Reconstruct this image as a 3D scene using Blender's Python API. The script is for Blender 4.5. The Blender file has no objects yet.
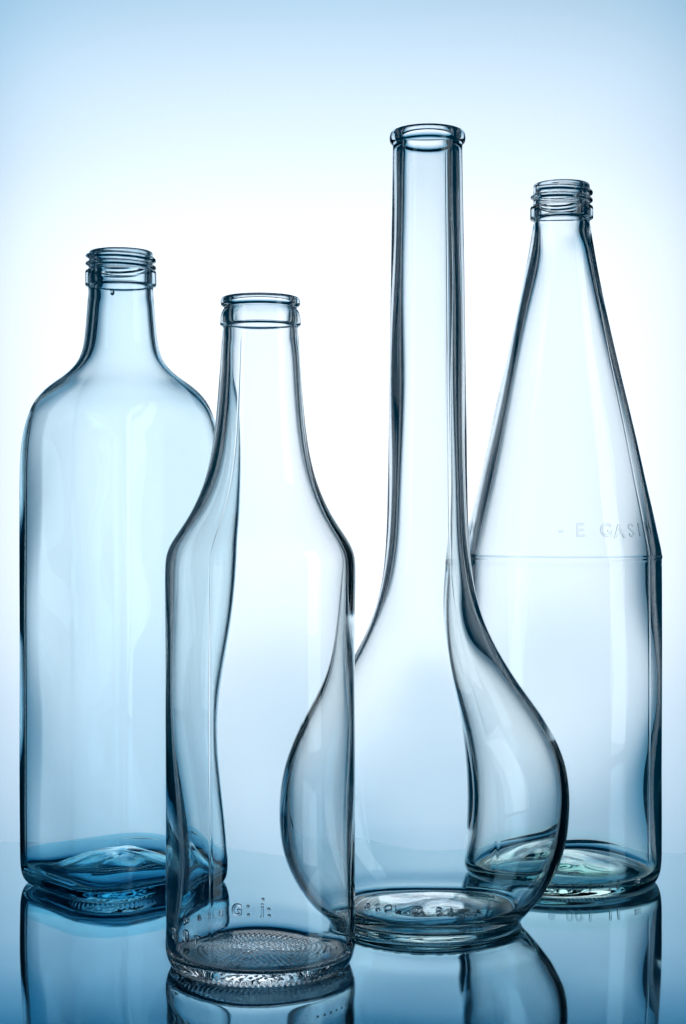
import bpy, math, random
import numpy as np
from mathutils import Vector

scene = bpy.context.scene
COL = scene.collection
R = math.radians

# ------------------------------------------------------------------ camera
F = 1617.0                      # focal length expressed in picture pixels (686 wide)
D1 = 0.533                      # metres from the lens to the front bottle
H = 448.0 * D1 / F              # lens height above the table top
cam_d = bpy.data.cameras.new('camera')
cam = bpy.data.objects.new('camera', cam_d)
COL.objects.link(cam)
cam_d.sensor_fit = 'HORIZONTAL'
cam_d.sensor_width = 36.0
cam_d.lens = F / 686.0 * 36.0
cam_d.clip_start = 0.01
cam_d.clip_end = 50.0
cam.location = (0, 0, H)
cam.rotation_euler = (R(90), 0, 0)
scene.camera = cam

# ------------------------------------------------------------------ world (dark studio)
world = bpy.data.worlds.new('World')
scene.world = world
world.use_nodes = True
wb = world.node_tree.nodes['Background']
wb.inputs[0].default_value = (0.0, 0.38, 0.80, 1)
wb.inputs[1].default_value = 0.042

# ------------------------------------------------------------------ lamps
SHEET_Y = 6.00                  # the translucent background sheet


def lamp(name, kind, loc, energy, color, **kw):
    d = bpy.data.lights.new(name, kind)
    d.energy = energy
    d.color = color
    for k, v in kw.items():
        setattr(d, k, v)
    o = bpy.data.objects.new(name, d)
    COL.objects.link(o)
    o.location = loc
    return o


# three white softboxes of different height close behind the sheet, and unseen blue fill lamps added around them to tint its dimmer margins
for k_, (sh_, pw_) in enumerate(((1.7, 11.0), (2.9, 18.5), (4.0, 24.5))):
    bl = lamp('background_softbox', 'AREA', (0.0, SHEET_Y + 0.36 + 0.02 * k_, 0.45), pw_, (1.0, 0.965, 0.97), shape='RECTANGLE', size=2.85, size_y=sh_)
    bl.rotation_euler = (R(-90), 0, 0)
for bx, bz, bw in ((-1.9, 2.3, 54.0), (0.0, 2.6, 36.0), (1.9, 2.3, 44.0), (-1.9, -1.2, 34.0), (0.0, -1.4, 42.0), (1.9, -1.2, 34.0)):
    lamp('added_blue_fill', 'POINT', (bx, SHEET_Y + 1.3, bz), bw, (0.04, 0.53, 0.92), shadow_soft_size=0.2)
# strip softbox standing to the right of the bottles
sb = lamp('strip_softbox', 'AREA', (0.62, 0.30, 0.26), 0.75, (0.90, 0.97, 1.0), shape='RECTANGLE', size=0.24, size_y=0.60)
sb.rotation_euler = (Vector((0.05, 0.58, 0.12)) - sb.location).to_track_quat('-Z', 'Y').to_euler()

# ------------------------------------------------------------------ render / view
scene.view_settings.view_transform = 'Standard'
scene.view_settings.look = 'None'
scene.view_settings.exposure = 0.0
scene.view_settings.gamma = 1.0
scene.view_settings.use_curve_mapping = False
cy = scene.cycles
cy.use_denoising = True
cy.max_bounces = 40
cy.transmission_bounces = 36
cy.glossy_bounces = 12
cy.diffuse_bounces = 4
cy.transparent_max_bounces = 8
cy.sample_clamp_indirect = 8.0
cy.blur_glossy = 0.3
cy.caustics_reflective = True
cy.caustics_refractive = True


# ------------------------------------------------------------------ materials
def new_mat(name):
    m = bpy.data.materials.new(name)
    m.use_nodes = True
    nt = m.node_tree
    nt.nodes.clear()
    out = nt.nodes.new('ShaderNodeOutputMaterial')
    return m, nt, out


def glass_mat(name, tint, rough=0.0, bump=0.0, ior=1.5):
    m, nt, out = new_mat(name)
    g = nt.nodes.new('ShaderNodeBsdfGlass')
    g.distribution = 'MULTI_GGX'
    g.inputs['Color'].default_value = (*tint, 1)
    g.inputs['Roughness'].default_value = rough
    g.inputs['IOR'].default_value = ior
    # faint drawn streaks and seeds in the glass skin
    tc = nt.nodes.new('ShaderNodeTexCoord')
    mp = nt.nodes.new('ShaderNodeMapping')
    mp.inputs['Scale'].default_value = (1.0, 1.0, 0.22)
    nz = nt.nodes.new('ShaderNodeTexNoise')
    nz.inputs['Scale'].default_value = 120.0
    nz.inputs['Detail'].default_value = 2.0
    bp = nt.nodes.new('ShaderNodeBump')
    bp.inputs['Strength'].default_value = bump
    bp.inputs['Distance'].default_value = 0.0006
    nt.links.new(tc.outputs['Object'], mp.inputs['Vector'])
    nt.links.new(mp.outputs['Vector'], nz.inputs['Vector'])
    nt.links.new(nz.outputs['Fac'], bp.inputs['Height'])
    if bump > 0:
        nt.links.new(bp.outputs['Normal'], g.inputs['Normal'])
    nt.links.new(g.outputs['BSDF'], out.inputs['Surface'])
    return m


GLASS_BLUE = glass_mat('pale_blue_glass', (0.925, 0.974, 0.990), bump=0.0)
GLASS_CLEAR = glass_mat('clear_glass', (0.982, 0.994, 0.996), bump=0.0)
GLASS_FLASK = glass_mat('clear_flask_glass', (0.976, 0.992, 0.995), bump=0.0)
GLASS_RIGHT = glass_mat('clear_water_bottle_glass', (0.974, 0.991, 0.994), bump=0.0)


# the same glass where it is cast thick, in the bases
GLASS_BLUE_THICK = glass_mat('thick_blue_glass', (0.70, 0.905, 0.955))
GLASS_GREEN_THICK = glass_mat('thick_greenish_glass', (0.93, 0.986, 0.975))


def table_mat():
    m, nt, out = new_mat('polished_blue_mirror_acrylic')
    new = nt.nodes.new
    ln = nt.links.new
    fr = new('ShaderNodeFresnel')
    fr.inputs['IOR'].default_value = 2.0
    coat = new('ShaderNodeBsdfGlossy')           # the clear skin
    coat.inputs['Color'].default_value = (1.0, 1.0, 1.0, 1)
    under = new('ShaderNodeBsdfGlossy')          # the blue mirror film below it
    under.inputs['Color'].default_value = (0.08, 0.38, 0.54, 1)
    for g in (coat, under):
        g.inputs['Roughness'].default_value = 0.04
    dust = new('ShaderNodeBsdfDiffuse')          # faint dust and wiping marks
    tc = new('ShaderNodeTexCoord')
    nz = new('ShaderNodeTexNoise')
    nz.inputs['Scale'].default_value = 22.0
    nz.inputs['Detail'].default_value = 7.0
    cr = new('ShaderNodeValToRGB')
    cr.color_ramp.elements[0].color = (0.05, 0.20, 0.30, 1)
    cr.color_ramp.elements[1].color = (0.10, 0.28, 0.38, 1)
    ln(tc.outputs['Object'], nz.inputs['Vector'])
    ln(nz.outputs['Fac'], cr.inputs['Fac'])
    ln(cr.outputs['Color'], dust.inputs['Color'])
    film = new('ShaderNodeMixShader')
    film.inputs[0].default_value = 0.12
    ln(under.outputs[0], film.inputs[1])
    ln(dust.outputs[0], film.inputs[2])
    top = new('ShaderNodeMixShader')
    ln(fr.outputs[0], top.inputs[0])
    ln(film.outputs[0], top.inputs[1])
    ln(coat.outputs[0], top.inputs[2])
    # very slow ripple of a sheet that is not optically flat
    n2 = new('ShaderNodeTexNoise')
    n2.inputs['Scale'].default_value = 16.0
    n2.inputs['Detail'].default_value = 1.5
    bp = new('ShaderNodeBump')
    bp.inputs['Strength'].default_value = 0.10
    bp.inputs['Distance'].default_value = 0.0010
    ln(tc.outputs['Object'], n2.inputs['Vector'])
    ln(n2.outputs['Fac'], bp.inputs['Height'])
    for g in (coat, under, fr):
        ln(bp.outputs['Normal'], g.inputs['Normal'])
    ln(top.outputs[0], out.inputs['Surface'])
    return m


def sheet_mat():
    m, nt, out = new_mat('translucent_background_paper')
    t = nt.nodes.new('ShaderNodeBsdfTranslucent')
    d = nt.nodes.new('ShaderNodeBsdfDiffuse')
    mx = nt.nodes.new('ShaderNodeMixShader')
    mx.inputs[0].default_value = 0.25
    tc = nt.nodes.new('ShaderNodeTexCoord')
    nz = nt.nodes.new('ShaderNodeTexNoise')
    nz.inputs['Scale'].default_value = 60.0
    nz.inputs['Detail'].default_value = 6.0
    cr = nt.nodes.new('ShaderNodeValToRGB')
    cr.color_ramp.elements[0].color = (0.775, 0.79, 0.80, 1)
    cr.color_ramp.elements[1].color = (0.80, 0.81, 0.82, 1)
    nt.links.new(tc.outputs['Object'], nz.inputs['Vector'])
    nt.links.new(nz.outputs['Fac'], cr.inputs['Fac'])
    nt.links.new(cr.outputs['Color'], t.inputs['Color'])
    nt.links.new(cr.outputs['Color'], d.inputs['Color'])
    nt.links.new(t.outputs['BSDF'], mx.inputs[1])
    nt.links.new(d.outputs['BSDF'], mx.inputs[2])
    nt.links.new(mx.outputs['Shader'], out.inputs['Surface'])
    return m


# ------------------------------------------------------------------ setting
def mesh_obj(name, verts, faces, mat, parent=None, smooth=False):
    me = bpy.data.meshes.new(name)
    me.from_pydata([tuple(v) for v in verts], [], faces)
    me.materials.append(mat)
    if smooth:
        me.polygons.foreach_set('use_smooth', [True] * len(me.polygons))
    me.update()
    o = bpy.data.objects.new(name, me)
    COL.objects.link(o)
    o.parent = parent
    return o


def build_table():
    # a polished sheet: flat under the bottles, bending gently down towards the lens;
    # its far edge is very slightly askew
    yl, yr = F * H / (842.0 - 512), F * H / (853.0 - 512)
    slope = (yr - yl) / 0.30
    far = lambda x: (yl + yr) / 2 + slope * x
    x0, x1, yn, th, n, bend, kap = -0.42, 0.42, 0.25, 0.006, 90, 0.538, 0.95
    sag = lambda y: -0.5 * kap * max(0.0, bend - y) ** 2
    v, f = [], []
    for i in range(n + 1):                       # the polished face, with its own vertices
        for x in (x0, x1):
            y = yn + (far(x) - 0.0004 - yn) * i / n
            v.append((x, y, sag(y)))
    for i in range(n):
        f.append((2 * i, 2 * i + 1, 2 * i + 3, 2 * i + 2))
    off = len(v)
    for i in range(n + 1):                       # edges and underside
        for x in (x0, x1):
            y = yn + (far(x) - 0.0004 - yn) * i / n
            v.append((x, y, sag(y)))
    off2 = len(v)
    for i in range(n + 1):
        for x in (x0, x1):
            y = yn + (far(x) - yn) * i / n
            v.append((x, y, sag(y) - th))
    for i in range(n):
        a, c = off + 2 * i, off2 + 2 * i
        f.append((c + 2, c + 3, c + 1, c))
        f.append((a, a + 2, c + 2, c))
        f.append((a + 3, a + 1, c + 1, c + 3))
    f.append((off + 1, off, off2, off2 + 1))
    f.append((off + 2 * n, off + 2 * n + 1, off2 + 2 * n + 1, off2 + 2 * n))
    o = mesh_obj('table_top', v, f, table_mat())
    for p in o.data.polygons[:n]:
        p.use_smooth = True
    o['kind'] = 'structure'
    return o


def build_sheet():
    w, z0, z1, n = 1.92, -1.40, 3.20, 24
    v, f = [], []
    for i in range(n + 1):
        for j in range(n + 1):
            x = -w + 2 * w * j / n
            z = z0 + (z1 - z0) * i / n
            v.append((x, SHEET_Y + 0.002 * math.sin(x * 9) * math.sin(z * 5), z))
    for i in range(n):
        for j in range(n):
            a = i * (n + 1) + j
            f.append((a, a + 1, a + n + 2, a + n + 1))
    o = mesh_obj('backdrop', v, f, sheet_mat(), smooth=True)
    o['kind'] = 'structure'
    return o


build_table()
build_sheet()


# ------------------------------------------------------------------ bottle kit
def spline(ctrl, it=4):
    p = np.array(ctrl, float)
    for _ in range(it):
        q = 0.75 * p[:-1] + 0.25 * p[1:]
        r = 0.25 * p[:-1] + 0.75 * p[1:]
        m = np.empty((2 * len(q), 2))
        m[0::2], m[1::2] = q, r
        p = np.vstack([p[:1], m, p[-1:]])
    return p


def resample(p, step):
    """step: function(r, z) -> spacing in metres"""
    seg = np.hypot(*np.diff(p, axis=0).T)
    s = np.concatenate([[0], np.cumsum(seg)])
    mid = 0.5 * (p[:-1] + p[1:])
    dens = np.array([1.0 / step(r, z) for r, z in mid])
    c = np.concatenate([[0], np.cumsum(seg * dens)])
    n = max(2, int(math.ceil(c[-1])))
    t = np.linspace(0, c[-1], n + 1)
    ss = np.interp(t, c, s)
    return np.stack([np.interp(ss, s, p[:, 0]), np.interp(ss, s, p[:, 1])], 1)


def waves(seed, nm=9, kmax=5, zl=0.05, n0=0):
    rng = random.Random(seed)
    L = [(rng.randint(n0, kmax), rng.uniform(0.35, 1.0) * 2 * math.pi / zl, rng.uniform(0, 6.28), rng.uniform(0, 6.28), rng.uniform(0.5, 1)) for _ in range(nm)]
    tot = math.sqrt(sum(a * a for *_, a in L)) / 1.4

    def fn(th, z):
        v = 0
        for k, w, p, q, a in L:
            v = v + a * np.sin(k * th + p) * np.sin(w * z + q)
        return v / tot
    return fn


def smoothstep(a, b, x):
    t = np.clip((x - a) / (b - a), 0, 1)
    return t * t * (3 - 2 * t)


def text_mesh(string, size, relief, name, spacing=1.0):
    cu = bpy.data.curves.new(name, 'FONT')
    cu.body = string
    cu.size = size
    cu.align_x = 'CENTER'
    cu.align_y = 'CENTER'
    cu.space_character = spacing
    cu.resolution_u = 4
    cu.extrude = relief / 2
    cu.bevel_depth = min(relief * 0.45, size * 0.03)
    cu.bevel_resolution = 2
    to = bpy.data.objects.new(name, cu)
    COL.objects.link(to)
    bpy.context.view_layer.update()
    dg = bpy.context.evaluated_depsgraph_get()
    me = bpy.data.meshes.new_from_object(to.evaluated_get(dg))
    bpy.data.objects.remove(to)
    me.polygons.foreach_set('use_smooth', [True] * len(me.polygons))
    return me


class Bottle:
    """A glass bottle blown from an outer and an inner profile, cut into its parts."""

    def __init__(self, name, label, cx, yc, mat, shift=0.0, rot=0.0, nth=288):
        self.shift, self.y_old, self.thick = shift, yc, None
        yc = yc + shift                      # row of the base centre
        self.d = F * H / (yc - 512.0)
        self.k = self.d / F
        self.yc, self.mat, self.nth, self.cx = yc, mat, nth, cx
        self.root = bpy.data.objects.new(name, None)
        self.root.empty_display_size = 0.02
        COL.objects.link(self.root)
        self.root.location = ((cx - 343.0) * self.k, self.d, 0.0)
        self.root.rotation_euler = (0, 0, rot)
        self.rot = rot
        self.root['label'] = label
        self.root['category'] = 'bottle'

    def px(self, pts):                       # (half width, picture row) -> (r, z)
        return [(hw * self.k, self.z(y)) for hw, y in pts]

    def z(self, y):
        y = y + self.shift * min(1.0, max(0.0, (y - 780.0) / (self.y_old - 780.0)))
        return (self.yc - y) * self.k

    def build(self, under, outer, lip, bore, z_neck_top, t_body, t_neck, t_zones, floor, cuts,
              step, seed, out_amp=4e-5, in_amp=2.5e-4, section=None, thread=None, stipple=None,
              knurl=None, seams=(), z_fillet=0.010, neck_calm=0.7, ecc=0.0):
        # outer line: underside centre -> contact ring -> side -> lip
        po = spline(under + outer + lip)
        self.floor = floor
        self.outer = po
        # inner line: offset of the outer side by the wall thickness
        side = spline(outer)
        side = resample(side, lambda r, z: 0.0015)
        tan = np.gradient(side, axis=0)
        tan /= np.hypot(tan[:, 0], tan[:, 1])[:, None]
        nrm = np.stack([tan[:, 1], -tan[:, 0]], 1)
        zz = side[:, 1]
        tw = t_body + (t_neck - t_body) * smoothstep(t_zones[0], t_zones[1], zz)
        ins = side - nrm * tw[:, None]
        keep = [tuple(p) for p in ins if z_fillet < p[1] < z_neck_top]
        keep = keep[::-1]                    # from the neck down
        inner = [tuple(lip[-1])] + list(bore) + keep[::2] + list(floor)
        pi = spline(inner, 3)
        po = resample(po, step)
        pi = resample(pi, lambda r, z: step(r, z) if (stipple and z < 0.0085 and r < 0.026) else max(step(r, z), 0.0010))
        po[0, 0] = 4e-5
        pi[-1, 0] = 4e-5
        prof = np.vstack([po, pi[1:]])
        n_out = len(po)
        n = self.nth
        th = np.arange(n) * 2 * math.pi / n
        TH, I = np.meshgrid(th, np.arange(len(prof)))
        RR = np.repeat(prof[:, :1], n, 1)
        ZZ = np.repeat(prof[:, 1:], n, 1)
        is_out = I < n_out
        if section is not None:
            RR = RR * section(TH, ZZ)
        fo, fi = waves(seed, 8, 4, 0.07), waves(seed + 50, 10, 4, 0.075)
        fade = smoothstep(self.z_mouth, self.z_mouth - 0.012, ZZ) * smoothstep(0.004, 0.012, RR)
        fade = fade * (1.0 - neck_calm * smoothstep(t_zones[0], t_zones[1], ZZ))
        lowfade = smoothstep(0.002, 0.012, ZZ)
        RR = RR + np.where(is_out, out_amp * fo(TH, ZZ) * lowfade, in_amp * fi(TH, ZZ)) * fade
        # the cavity may sit off centre, so one wall is thicker than the other
        RR = RR + np.where(is_out, 0.0, ecc * np.cos(TH)) * fade * smoothstep(0.010, 0.07, ZZ)
        # a little unevenness of the inside floor
        ff = waves(seed + 90, 10, 5, 0.02)
        ZZ = ZZ + np.where(~is_out, 1.0, 0.0) * 1.6e-4 * ff(TH, RR * 1.0) * smoothstep(0.022, 0.006, ZZ) * smoothstep(0.0, 0.008, RR)
        if thread is not None:
            for (z0, turns, pitch, hgt, wid, th0) in thread:
                a = (TH - th0) % (2 * math.pi)
                for k in range(int(math.ceil(turns))):
                    frac = a / (2 * math.pi) + k
                    zc = z0 - pitch * frac
                    env = smoothstep(0, 0.08, frac) * smoothstep(turns, turns - 0.08, frac)
                    RR = RR + np.where(is_out, hgt * env * np.exp(-((ZZ - zc) / wid) ** 4), 0)
        for (ts, amp, wid) in seams:
            da = np.abs((TH - ts + math.pi) % (2 * math.pi) - math.pi)
            RR = RR + np.where(is_out, amp * np.exp(-(da / wid) ** 2) * smoothstep(0.006, 0.012, ZZ) * smoothstep(self.z_mouth, self.z_mouth - 0.006, ZZ), 0)
        if stipple is not None:
            pitch, amp, rmax = stipple
            ring = np.maximum(1, np.round(RR / pitch))
            cnt = np.maximum(1, np.round(2 * math.pi * ring * pitch / (pitch * 1.12)))
            dots = np.clip(np.cos(2 * math.pi * (RR / pitch - ring)), 0, 1) * np.clip(np.cos(TH * cnt), 0, 1)
            top_side = (~is_out) & (ZZ < 0.0085) & (RR < 0.0245)
            ZZ = ZZ + np.where(top_side, 1.0 * amp * dots * smoothstep(rmax - 0.001, rmax - 0.002 - pitch, RR), 0)
        if knurl is not None:
            cnt, amp, r0, r1 = knurl
            zone = smoothstep(r0, r0 + 0.001, RR) * smoothstep(r1, r1 - 0.001, RR) * smoothstep(0.0022, 0.0008, ZZ)
            ZZ = ZZ + np.where(is_out, amp * zone * (0.5 + 0.5 * np.cos(TH * cnt)), 0)
        X, Y = RR * np.cos(TH), RR * np.sin(TH)
        P = np.stack([X, Y, ZZ], 2)
        E = np.roll(P, -1, 1) - np.roll(P, 1, 1)
        T = np.gradient(P, axis=0)
        N = np.cross(E, T)
        N /= np.maximum(np.linalg.norm(N, axis=2, keepdims=True), 1e-20)
        # cut into parts by height: cuts = [(lower z, name)] from the top down
        zmid = 0.5 * (prof[:-1, 1] + prof[1:, 1])
        lab = []
        for i, zv in enumerate(zmid):
            for zl, nm in cuts:
                if zv >= zl:
                    lab.append(nm)
                    break
            else:
                lab.append(cuts[-1][1])
        parts = {}
        for i, nm in enumerate(lab):
            parts.setdefault(nm, []).append(i)
        made = {}
        for nm, rows in parts.items():
            vid, verts, norms, faces = {}, [], [], []
            for i in rows:
                for r_ in (i, i + 1):
                    if r_ not in vid:
                        vid[r_] = len(verts)
                        verts.append(P[r_])
                        norms.append(N[r_])
            base = {r_: k * n for r_, k in vid.items()}
            V = np.concatenate(verts)
            NN = np.concatenate(norms)
            jj = np.arange(n)
            jn = (jj + 1) % n
            for i in rows:
                a, b = base[i], base[i + 1]
                faces.append(np.stack([a + jj, a + jn, b + jn, b + jj], 1))
            Q = np.concatenate(faces)
            me = bpy.data.meshes.new(nm)
            me.from_pydata(V.tolist(), [], Q.tolist())
            me.polygons.foreach_set('use_smooth', [True] * len(me.polygons))
            me.materials.append(self.thick if (nm == 'base' and self.thick) else self.mat)
            me.update()
            me.normals_split_custom_set_from_vertices(NN.tolist())
            o = bpy.data.objects.new(nm, me)
            COL.objects.link(o)
            o.parent = self.root
            made[nm] = o
        self.parts = made
        self._section = section
        return made

    def r_at(self, z):
        m = self.outer[:, 1]
        i0 = int(np.argmin(m))
        o = self.outer[i0:]
        k = np.argsort(o[:, 1])
        return float(np.interp(z, o[k, 1], o[k, 0]))

    def spot(self, px, py, back=False):
        """angle and height of the wall point seen at a picture position"""
        z = 0.01
        for _ in range(20):
            r = self.r_at(z)
            s_ = 1 if back else -1
            dep = self.d + s_ * r * 0.9
            for _ in range(4):
                x = (px - 343.0) * dep / F - (self.cx - 343.0) * self.k
                x = max(-0.985 * r, min(0.985 * r, x))
                dep = self.d + s_ * math.sqrt(r * r - x * x)
            z = H - (py - 512.0) * dep / F
        return math.atan2(s_ * math.sqrt(r * r - x * x), x), z

    def letters(self, items, back=False, relief=0.0005, name='embossed_letter'):
        """items: (character, picture column, picture row, height in pixels); one joined part"""
        obs = []
        for ch, x_, y_, h_ in items:
            th, z = self.spot(x_, y_, back)
            obs.append(self.text(ch, h_ * 1.42 * self.k, th, z, back, relief, name=name))
        return obs

    def floor_letters(self, items, relief=0.0005, name='embossed_letter'):
        """raised characters on the domed inside of the base, at picture positions"""
        fl = spline(self.floor, 3)[::-1]
        k = np.argsort(fl[:, 0])
        fz = lambda r: float(np.interp(r, fl[k, 0], fl[k, 1]))
        cxw = (self.cx - 343.0) * self.k
        for ch, px, py, hp in items:
            hit = None
            for Y in np.linspace(self.d - 0.033, self.d + 0.03, 600):
                X = (px - 343.0) * Y / F - cxw
                if H - (py - 512.0) * Y / F <= fz(math.hypot(X, Y - self.d)):
                    hit = Vector((X, Y - self.d, 0))
                    break
            if hit is None:
                continue
            zf = lambda v: fz(math.hypot(v.x, v.y))
            e_ = 6e-4
            gx = (zf(hit + Vector((e_, 0, 0))) - zf(hit - Vector((e_, 0, 0)))) / (2 * e_)
            gy = (zf(hit + Vector((0, e_, 0))) - zf(hit - Vector((0, e_, 0)))) / (2 * e_)
            n = Vector((-gx, -gy, 1)).normalized()
            ux = (Vector((1, 0, gx))).normalized()
            uy = n.cross(ux)
            me = text_mesh(ch, hp * 1.42 * self.k, relief, name)
            zmin = min(v.co.z for v in me.vertices)
            o_ = hit + Vector((0, 0, zf(hit)))
            for v in me.vertices:
                v.co = o_ + ux * v.co.x + uy * (v.co.y * 1.5) + n * (v.co.z - zmin + 3e-4)
            me.materials.clear()
            me.materials.append(self.mat)
            ob = bpy.data.objects.new(name, me)
            COL.objects.link(ob)
            ob.parent = self.root

    def text(self, string, size, th, z, back=False, relief=0.0005, parent=None, name='embossed_letter', spacing=1.1, tilt=0.0, label=None):
        me = text_mesh(string, size, relief, name, spacing)
        sgn = -1.0 if back else 1.0
        r0 = self.r_at(z)
        dz = 0.0005
        sl = (self.r_at(z + dz) - self.r_at(z - dz)) / (2 * dz)
        ca = 1.0 / math.sqrt(1 + sl * sl)
        zmin = min(v.co.z for v in me.vertices)
        ct, st = math.cos(tilt), math.sin(tilt)
        for v in me.vertices:
            x, y, h = v.co.x * ct - v.co.y * st, v.co.x * st + v.co.y * ct, v.co.z - zmin + 2.5e-5
            zz = z + y * ca
            r = self.r_at(zz)
            a = th - self.rot + sgn * x / r0
            nr, nz = ca, -sl * ca
            rr = r + h * nr
            v.co = (rr * math.cos(a), rr * math.sin(a), zz + h * nz)
        if back:
            me.flip_normals()
        me.materials.clear()
        me.materials.append(self.mat)
        me.polygons.foreach_set('use_smooth', [True] * len(me.polygons))
        me.name = name
        o = bpy.data.objects.new(name, me)
        COL.objects.link(o)
        o.parent = parent or self.root
        if label:
            o['label'] = label
        return o

    def bead(self, th, z, rad, out=0.4, name='glass_bead', stretch=1.0, parent=None):
        """a small raised glass dot on the outer wall"""
        r = self.r_at(z)
        nu, nv = 12, 8
        v, f = [], []
        c = Vector((r * math.cos(th - self.rot), r * math.sin(th - self.rot), z))
        n = Vector((math.cos(th - self.rot), math.sin(th - self.rot), 0))
        t = Vector((-n.y, n.x, 0))
        for i in range(nv + 1):
            p = (math.pi / 2) * i / nv
            for j in range(nu):
                q = 2 * math.pi * j / nu
                v.append(c + n * (3e-5 + rad * out * math.sin(p)) + t * (rad * math.cos(p) * math.cos(q)) + Vector((0, 0, rad * stretch * math.cos(p) * math.sin(q))))
        for i in range(nv):
            for j in range(nu):
                f.append((i * nu + j, i * nu + (j + 1) % nu, (i + 1) * nu + (j + 1) % nu, (i + 1) * nu + j))
        f.append(tuple(range(nu))[::-1])
        return mesh_obj(name, v, f, self.mat, parent or self.root, smooth=True)


FRONT, BACK = R(-90), R(90)


# ------------------------------------------------------------------ front bottle (round, wide mouth)
def front_bottle():
    b = Bottle('clear_glass_bottle', 'short round clear bottle with sloping shoulders and dotted base, nearest of the four', 260.5, 960, GLASS_CLEAR, shift=3.0, nth=640)
    k = b.k
    under = [(0, 0.0032), (0.006, 0.0031), (0.012, 0.0027), (0.018, 0.0020), (0.0225, 0.0013), (0.0250, 0.0007), (0.0258, 0.0)]
    outer = [(0.0270, 0.0), (0.0282, 0.0)] + b.px([(89.5, 957.5), (92.5, 952), (94.6, 944), (95.0, 934), (94.4, 926), (93.8, 918), (94.4, 905),
             (94.6, 880), (94.5, 850), (94.4, 800), (94.4, 750), (94.4, 700), (94.6, 650), (95.0, 610), (95.4, 580), (95.2, 564), (94.0, 554), (90.5, 545),
             (85.0, 536), (77.5, 525), (70.0, 513), (63.0, 499), (57.0, 484), (52.0, 467), (48.3, 449), (45.6, 430), (43.6, 410), (42.0, 390), (40.6, 370), (39.4, 350), (38.3, 334),
             (37.8, 329), (37.7, 327.2), (37.8, 326.6), (39.8, 326.0), (40.5, 324.8), (40.5, 323.4), (40.2, 318), (38.8, 312), (36.6, 309.0), (36.4, 307.6), (38.2, 306.8), (39.8, 305), (40.0, 302)])
    lip = b.px([(39.4, 299), (37.4, 297.4), (34.0, 297.2), (31.6, 298.2)])
    bore = b.px([(30.9, 301), (31.0, 308), (31.4, 318), (31.8, 328), (32.2, 340)])
    b.z_mouth = b.z(332)
    floor = [(0.0283, 0.0066), (0.0276, 0.0050), (0.0258, 0.0040), (0.019, 0.0043), (0.011, 0.0054), (0.004, 0.0061), (0, 0.0062)]

    def step(r, z):
        if z > b.z(345):
            return 0.0003
        if (z < 0.006 and r < 0.029) or (z < 0.0075 and r < 0.026):
            return 0.00022
        return 0.0016
    b.build(under, outer, lip, bore, b.z(342), 0.0023, 0.0020, (b.z(560), b.z(430)), floor,
            [(b.z(327), 'mouth_ring'), (b.z(470), 'neck'), (b.z(556), 'shoulder'), (0.0125, 'body'), (-1, 'base')],
            step, 11, out_amp=7e-5, in_amp=5.6e-4, stipple=(0.00165, 0.00030, 0.0245), knurl=(96, 0.0006, 0.0245, 0.0298),
            seams=((R(-117), 0.7e-4, 0.012), (R(63), 0.1e-4, 0.014)), z_fillet=0.0085)
    base = b.parts['base']
    base['label'] = 'thick base with rings of small dots'
    b.letters([('m', 176, 919, 9), ('a', 190, 917, 9), ('n', 203, 915, 9), ('s', 216, 913, 9), ('G', 235, 910, 13), ('j', 264, 908, 13)], back=True, relief=0.0006)
    b.letters([('2', 176, 933, 11), ('0', 187, 936, 11), ('r', 198, 938, 11)], relief=0.0005)
    for x_, y_ in ((248, 905), (248, 914), (265, 897), (271, 914), (271, 907)):
        t_, z_ = b.spot(x_, y_, True)
        b.bead(t_, z_, 0.0006, 0.5, 'raised_dot')
    for i in range(6):
        b.bead(R(-52 + i * 5.2), 0.0098, 0.0005, 0.5, 'raised_dot')
    return b


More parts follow.
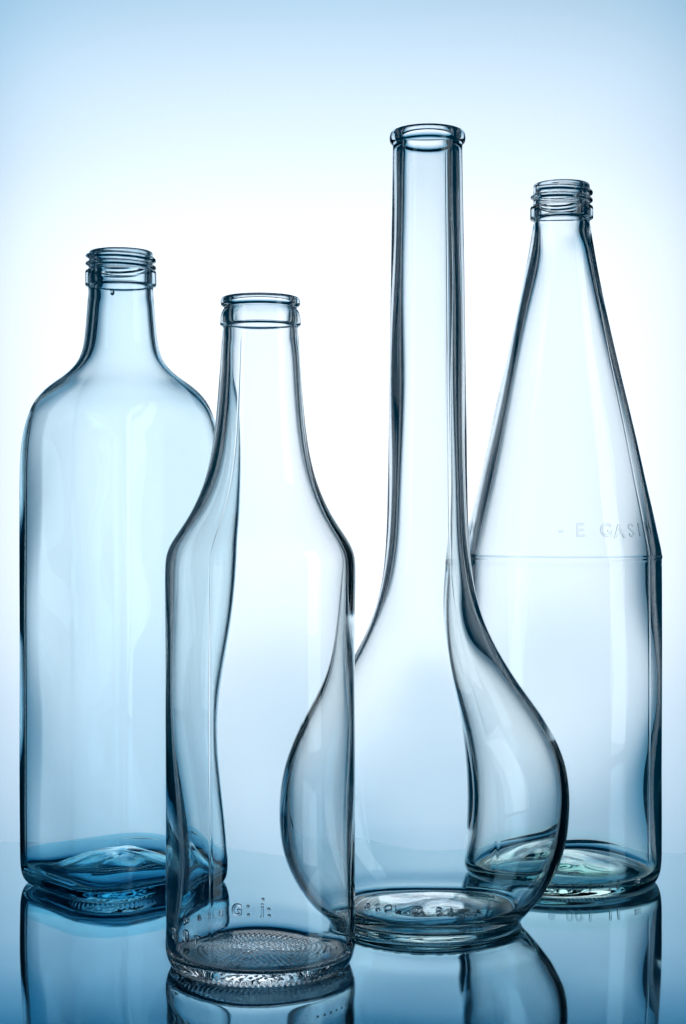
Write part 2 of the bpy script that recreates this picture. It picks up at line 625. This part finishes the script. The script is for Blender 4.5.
# ------------------------------------------------------------------ flask (long neck, round belly)
def flask():
    b = Bottle('long_necked_flask', 'tall clear flask with a long tube neck and a round belly', 427.5, 925, GLASS_FLASK, shift=-5.0, nth=640)
    under = [(0, 0.0052), (0.007, 0.0050), (0.014, 0.0042), (0.021, 0.0028), (0.0265, 0.0012), (0.0287, 0.0004), (0.0297, 0.0)]
    outer = [(0.0312, 0.0), (0.0322, 0.0003)] + b.px([(92.6, 923), (93.8, 920.5), (96.0, 916.5), (101, 911), (108, 903), (115.5, 893), (123.0, 881), (129.5, 868), (135, 853), (138.7, 836), (140.6, 816), (141, 798), (139.8, 780),
             (136.5, 762), (130.5, 745), (122.5, 729), (112.5, 713), (101.5, 698), (91.5, 684), (81.5, 669), (72.0, 653), (63.5, 637), (56.5, 621), (51.2, 605), (47.2, 589), (44.4, 572), (42.4, 553), (41.0, 530), (40.2, 505), (39.6, 470),
             (39.2, 430), (38.6, 390), (37.9, 340), (37.2, 290), (36.3, 240), (35.5, 200), (35.0, 170), (34.8, 152), (34.8, 146.5), (35.3, 144.6), (37.0, 143.4), (38.0, 140.5)])
    lip = b.px([(38.0, 136.5), (36.8, 133), (34.0, 131.2), (30.5, 131.2), (27.4, 133.0)])
    bore = b.px([(25.6, 137), (25.2, 144), (25.4, 152), (25.6, 165)])
    b.z_mouth = b.z(150)
    b.thick = GLASS_GREEN_THICK
    floor = [(0.0334, 0.0058), (0.0323, 0.0042), (0.0295, 0.0033), (0.022, 0.0048), (0.014, 0.0068), (0.006, 0.0079), (0, 0.0081)]

    def step(r, z):
        if z > b.z(160):
            return 0.0003
        if z < 0.006:
            return 0.0004
        return 0.0017

    def oval(TH, ZZ):                        # the belly is a little flatter from front to back
        s_ = smoothstep(b.z(600), b.z(720), ZZ) * smoothstep(0.0, b.z(850), ZZ)
        q = 1.0 - 0.125 * s_
        return 1.0 / np.sqrt(np.cos(TH) ** 2 + (np.sin(TH) / q) ** 2)
    b.build(under, outer, lip, bore, b.z(168), 0.0021, 0.0034, (b.z(660), b.z(520)), floor,
            [(b.z(147), 'lip'), (b.z(590), 'neck'), (b.z(913), 'belly'), (-1, 'base')],
            step, 23, section=oval, in_amp=5.0e-4, out_amp=8e-5, knurl=(110, 0.0002, 0.0285, 0.0325), seams=((R(-62), 0.35e-4, 0.014), (R(118), 0.8e-4, 0.014)), z_fillet=0.0085)
    b.floor_letters([('5', 366, 911, 9), ('0', 377, 911.5, 9), ('C', 388, 912.5, 9), ('L', 398, 913, 9), ('9', 440, 915.5, 10), ('6', 451, 916.5, 10)], relief=0.0010)
    b.floor_letters([('@', 418, 914, 9), ('(', 461, 917.5, 10), ('o', 467, 918, 9), ('o', 474, 918.5, 9), (')', 480, 919, 10)], relief=0.0010, name='embossed_mark')
    return b


# ------------------------------------------------------------------ right bottle (cone shoulders, screw mouth)
def cone_bottle():
    b = Bottle('cone_shouldered_bottle', 'tall clear bottle with straight cone shoulders and screw mouth, furthest right', 561.5, 881.5, GLASS_RIGHT, shift=-3.5, nth=640)
    under = [(0, 0.0064), (0.008, 0.0061), (0.017, 0.0050), (0.025, 0.0030), (0.0305, 0.0011), (0.0328, 0.0003), (0.0337, 0.0)]
    outer = [(0.0350, 0.0), (0.0360, 0.0002)] + b.px([(92.6, 879.2), (95.5, 875), (97.4, 868.5), (98.2, 860), (98.4, 850), (98.6, 820), (98.6, 780), (98.7, 730), (98.8, 680), (98.8, 630), (98.8, 590), (98.7, 566),
             (98.6, 559.5), (98.7, 558.2), (99.3, 557.2), (99.3, 555.2), (98.6, 554), (98.5, 552.5), (98.2, 550.5), (97.4, 546), (95.6, 538), (93.2, 527), (89.3, 509), (83.6, 485), (77.6, 457), (71.4, 429), (64.8, 401), (58.4, 374), (52.2, 347), (46.0, 319), (40.0, 291), (35.0, 265), (31.4, 244), (29.2, 231),
             (28.2, 224), (28.0, 221.4), (28.3, 220.4), (30.6, 219.8), (31.4, 218.8), (31.4, 217.6), (31.4, 213), (31.3, 208.4), (31.2, 207.6), (30.4, 207.0), (28.6, 206.6), (28.3, 205.6), (28.2, 203), (28.2, 199), (28.4, 194), (28.4, 189)])
    lip = b.px([(28.0, 186), (26.8, 184.4), (24.6, 184.2), (23.0, 185.4)])
    bore = b.px([(22.4, 188), (22.4, 197), (22.6, 208), (22.8, 219), (23.1, 226)])
    b.z_mouth = b.z(224)
    b.thick = GLASS_GREEN_THICK
    floor = [(0.0366, 0.0064), (0.0356, 0.0047), (0.0325, 0.0036), (0.026, 0.0052), (0.017, 0.0078), (0.008, 0.0093), (0, 0.0096)]

    def step(r, z):
        if z > b.z(232):
            return 0.00028
        if z < 0.006:
            return 0.0004
        if b.z(566) < z < b.z(546):
            return 0.0004
        return 0.0017
    b.build(under, outer, lip, bore, b.z(228), 0.0029, 0.0027, (b.z(540), b.z(330)), floor,
            [(b.z(187.5), 'lip'), (b.z(206.2), 'screw_thread'), (b.z(221), 'neck_ring'), (b.z(270), 'neck'), (b.z(551), 'shoulder'), (0.0110, 'body'), (-1, 'base')],
            step, 37, neck_calm=0.1, ecc=0.0011, out_amp=7e-5, in_amp=3.6e-4, thread=[(b.z(190.5), 1.9, 7.4 * b.k, 0.0011, 1.8 * b.k, R(200))], knurl=(130, 0.00022, 0.0330, 0.0372),
            seams=((R(-40), 0.5e-4, 0.012), (R(140), 0.8e-4, 0.012)), z_fillet=0.0080)
    sh = b.parts['shoulder']
    b.letters([('N', 473, 529, 13), ('-', 561, 530, 13), ('E', 580, 531, 13), ('G', 606, 531, 13), ('A', 619, 532, 13), ('S', 631, 531, 13), ('I', 639, 530.5, 13), ('M', 648, 530, 13)], relief=0.00013)
    b.letters([('8', 552, 888, 10), ('0', 570, 888, 10), ('0', 579, 888, 10), ('1', 590, 887.5, 10), ('1', 610, 886, 10), ('1', 618, 885, 10), ('=', 637, 881, 10)], relief=0.0003)
    return b


# ------------------------------------------------------------------ left bottle (rounded square, screw mouth)
def square_bottle():
    b = Bottle('square_shouldered_bottle', 'broad pale blue bottle of rounded square section with screw mouth, furthest left', 121.0, 882, GLASS_BLUE, rot=R(-4), nth=640)
    b.thick = GLASS_BLUE_THICK
    zs0, zs1 = b.z(352), b.z(440)
    a, rc, rd = 0.83, 0.41, 1.0             # flat half width and corner radius relative to the half diagonal

    def section(TH, ZZ):
        u = (TH + math.pi / 4) % (math.pi / 2)      # corners at 0, 90, 180, 270 degrees
        u = np.abs(u - math.pi / 4)                  # angle from the nearest flat's normal ... 45 deg is a corner
        v = math.pi / 4 - u
        c = a - rc
        # ray in the first octant of an axis aligned rounded square, v measured from the flat normal
        ang = v
        flat = a / np.cos(ang)
        # arc about (c, c)
        dx, dy = np.cos(ang), np.sin(ang)
        bq = c * (dx + dy)
        disc = np.maximum(bq * bq - (2 * c * c - rc * rc), 0)
        arc = bq + np.sqrt(disc)
        g = np.where(flat * np.sin(ang) > c, arc, flat)
        gm = g / ((a - rc) * math.sqrt(2) + rc)
        s = 1.0 - smoothstep(zs1, zs0, ZZ) if False else smoothstep(zs0, zs1, ZZ)
        return 1.0 + s * (gm - 1.0)
    under = [(0, 0.0100), (0.008, 0.0095), (0.016, 0.0077), (0.024, 0.0047), (0.030, 0.0018), (0.0333, 0.0005), (0.0345, 0.0)]
    outer = [(0.0358, 0.0), (0.0367, 0.0002)] + b.px([(95.0, 879.6), (98.2, 875.5), (100.2, 869), (101.2, 861), (101.5, 850), (101.6, 820), (101.6, 780), (101.6, 730), (101.6, 680), (101.7, 630), (101.8, 590), (101.9, 550),
             (101.9, 510), (101.8, 485), (101.3, 465), (100.2, 447), (97.8, 431), (93.6, 417), (88.0, 403.5), (79.0, 392.5), (68.5, 384), (58.5, 377.5), (50.0, 370.5), (43.6, 363), (39.6, 355), (37.2, 346), (35.8, 335), (34.8, 324), (33.8, 311), (32.8, 299),
             (32.3, 292), (32.3, 288.4), (32.5, 287.2), (34.6, 286.6), (35.4, 285.6), (35.4, 284.6), (35.4, 278), (35.3, 272.4), (35.2, 271.6), (34.4, 271.0), (32.4, 270.8), (32.1, 270), (32.0, 266), (31.9, 262), (31.8, 258)])
    lip = b.px([(32.0, 254), (30.8, 252.0), (28.4, 251.6), (26.6, 252.8)])
    bore = b.px([(25.9, 256), (25.8, 264), (26.0, 276), (26.2, 290), (26.5, 298)])
    b.z_mouth = b.z(293)
    floor = [(0.0381, 0.0070), (0.0368, 0.0052), (0.0332, 0.0042), (0.025, 0.0074), (0.017, 0.0108), (0.008, 0.0131), (0, 0.0136)]

    def step(r, z):
        if z > b.z(302):
            return 0.00028
        if z < 0.008:
            return 0.0005
        return 0.0017
    b.build(under, outer, lip, bore, b.z(300), 0.0015, 0.0023, (b.z(420), b.z(340)), floor,
            [(b.z(255.5), 'lip'), (b.z(271.5), 'screw_thread'), (b.z(289.5), 'neck_ring'), (b.z(356), 'neck'), (b.z(462), 'shoulder'), (0.0125, 'body'), (-1, 'base')],
            step, 53, in_amp=1.2e-4, out_amp=6e-5, section=section, thread=[(b.z(256.2), 1.95, 7.6 * b.k, 0.00125, 2.0 * b.k, R(170))], knurl=(120, 0.00025, 0.0290, 0.0375), z_fillet=0.0085)
    b.bead(R(-97), b.z(296.5), 0.0009, 0.7, 'glass_drip', 1.5)
    return b


square_bottle()
cone_bottle()
flask()
front_bottle()
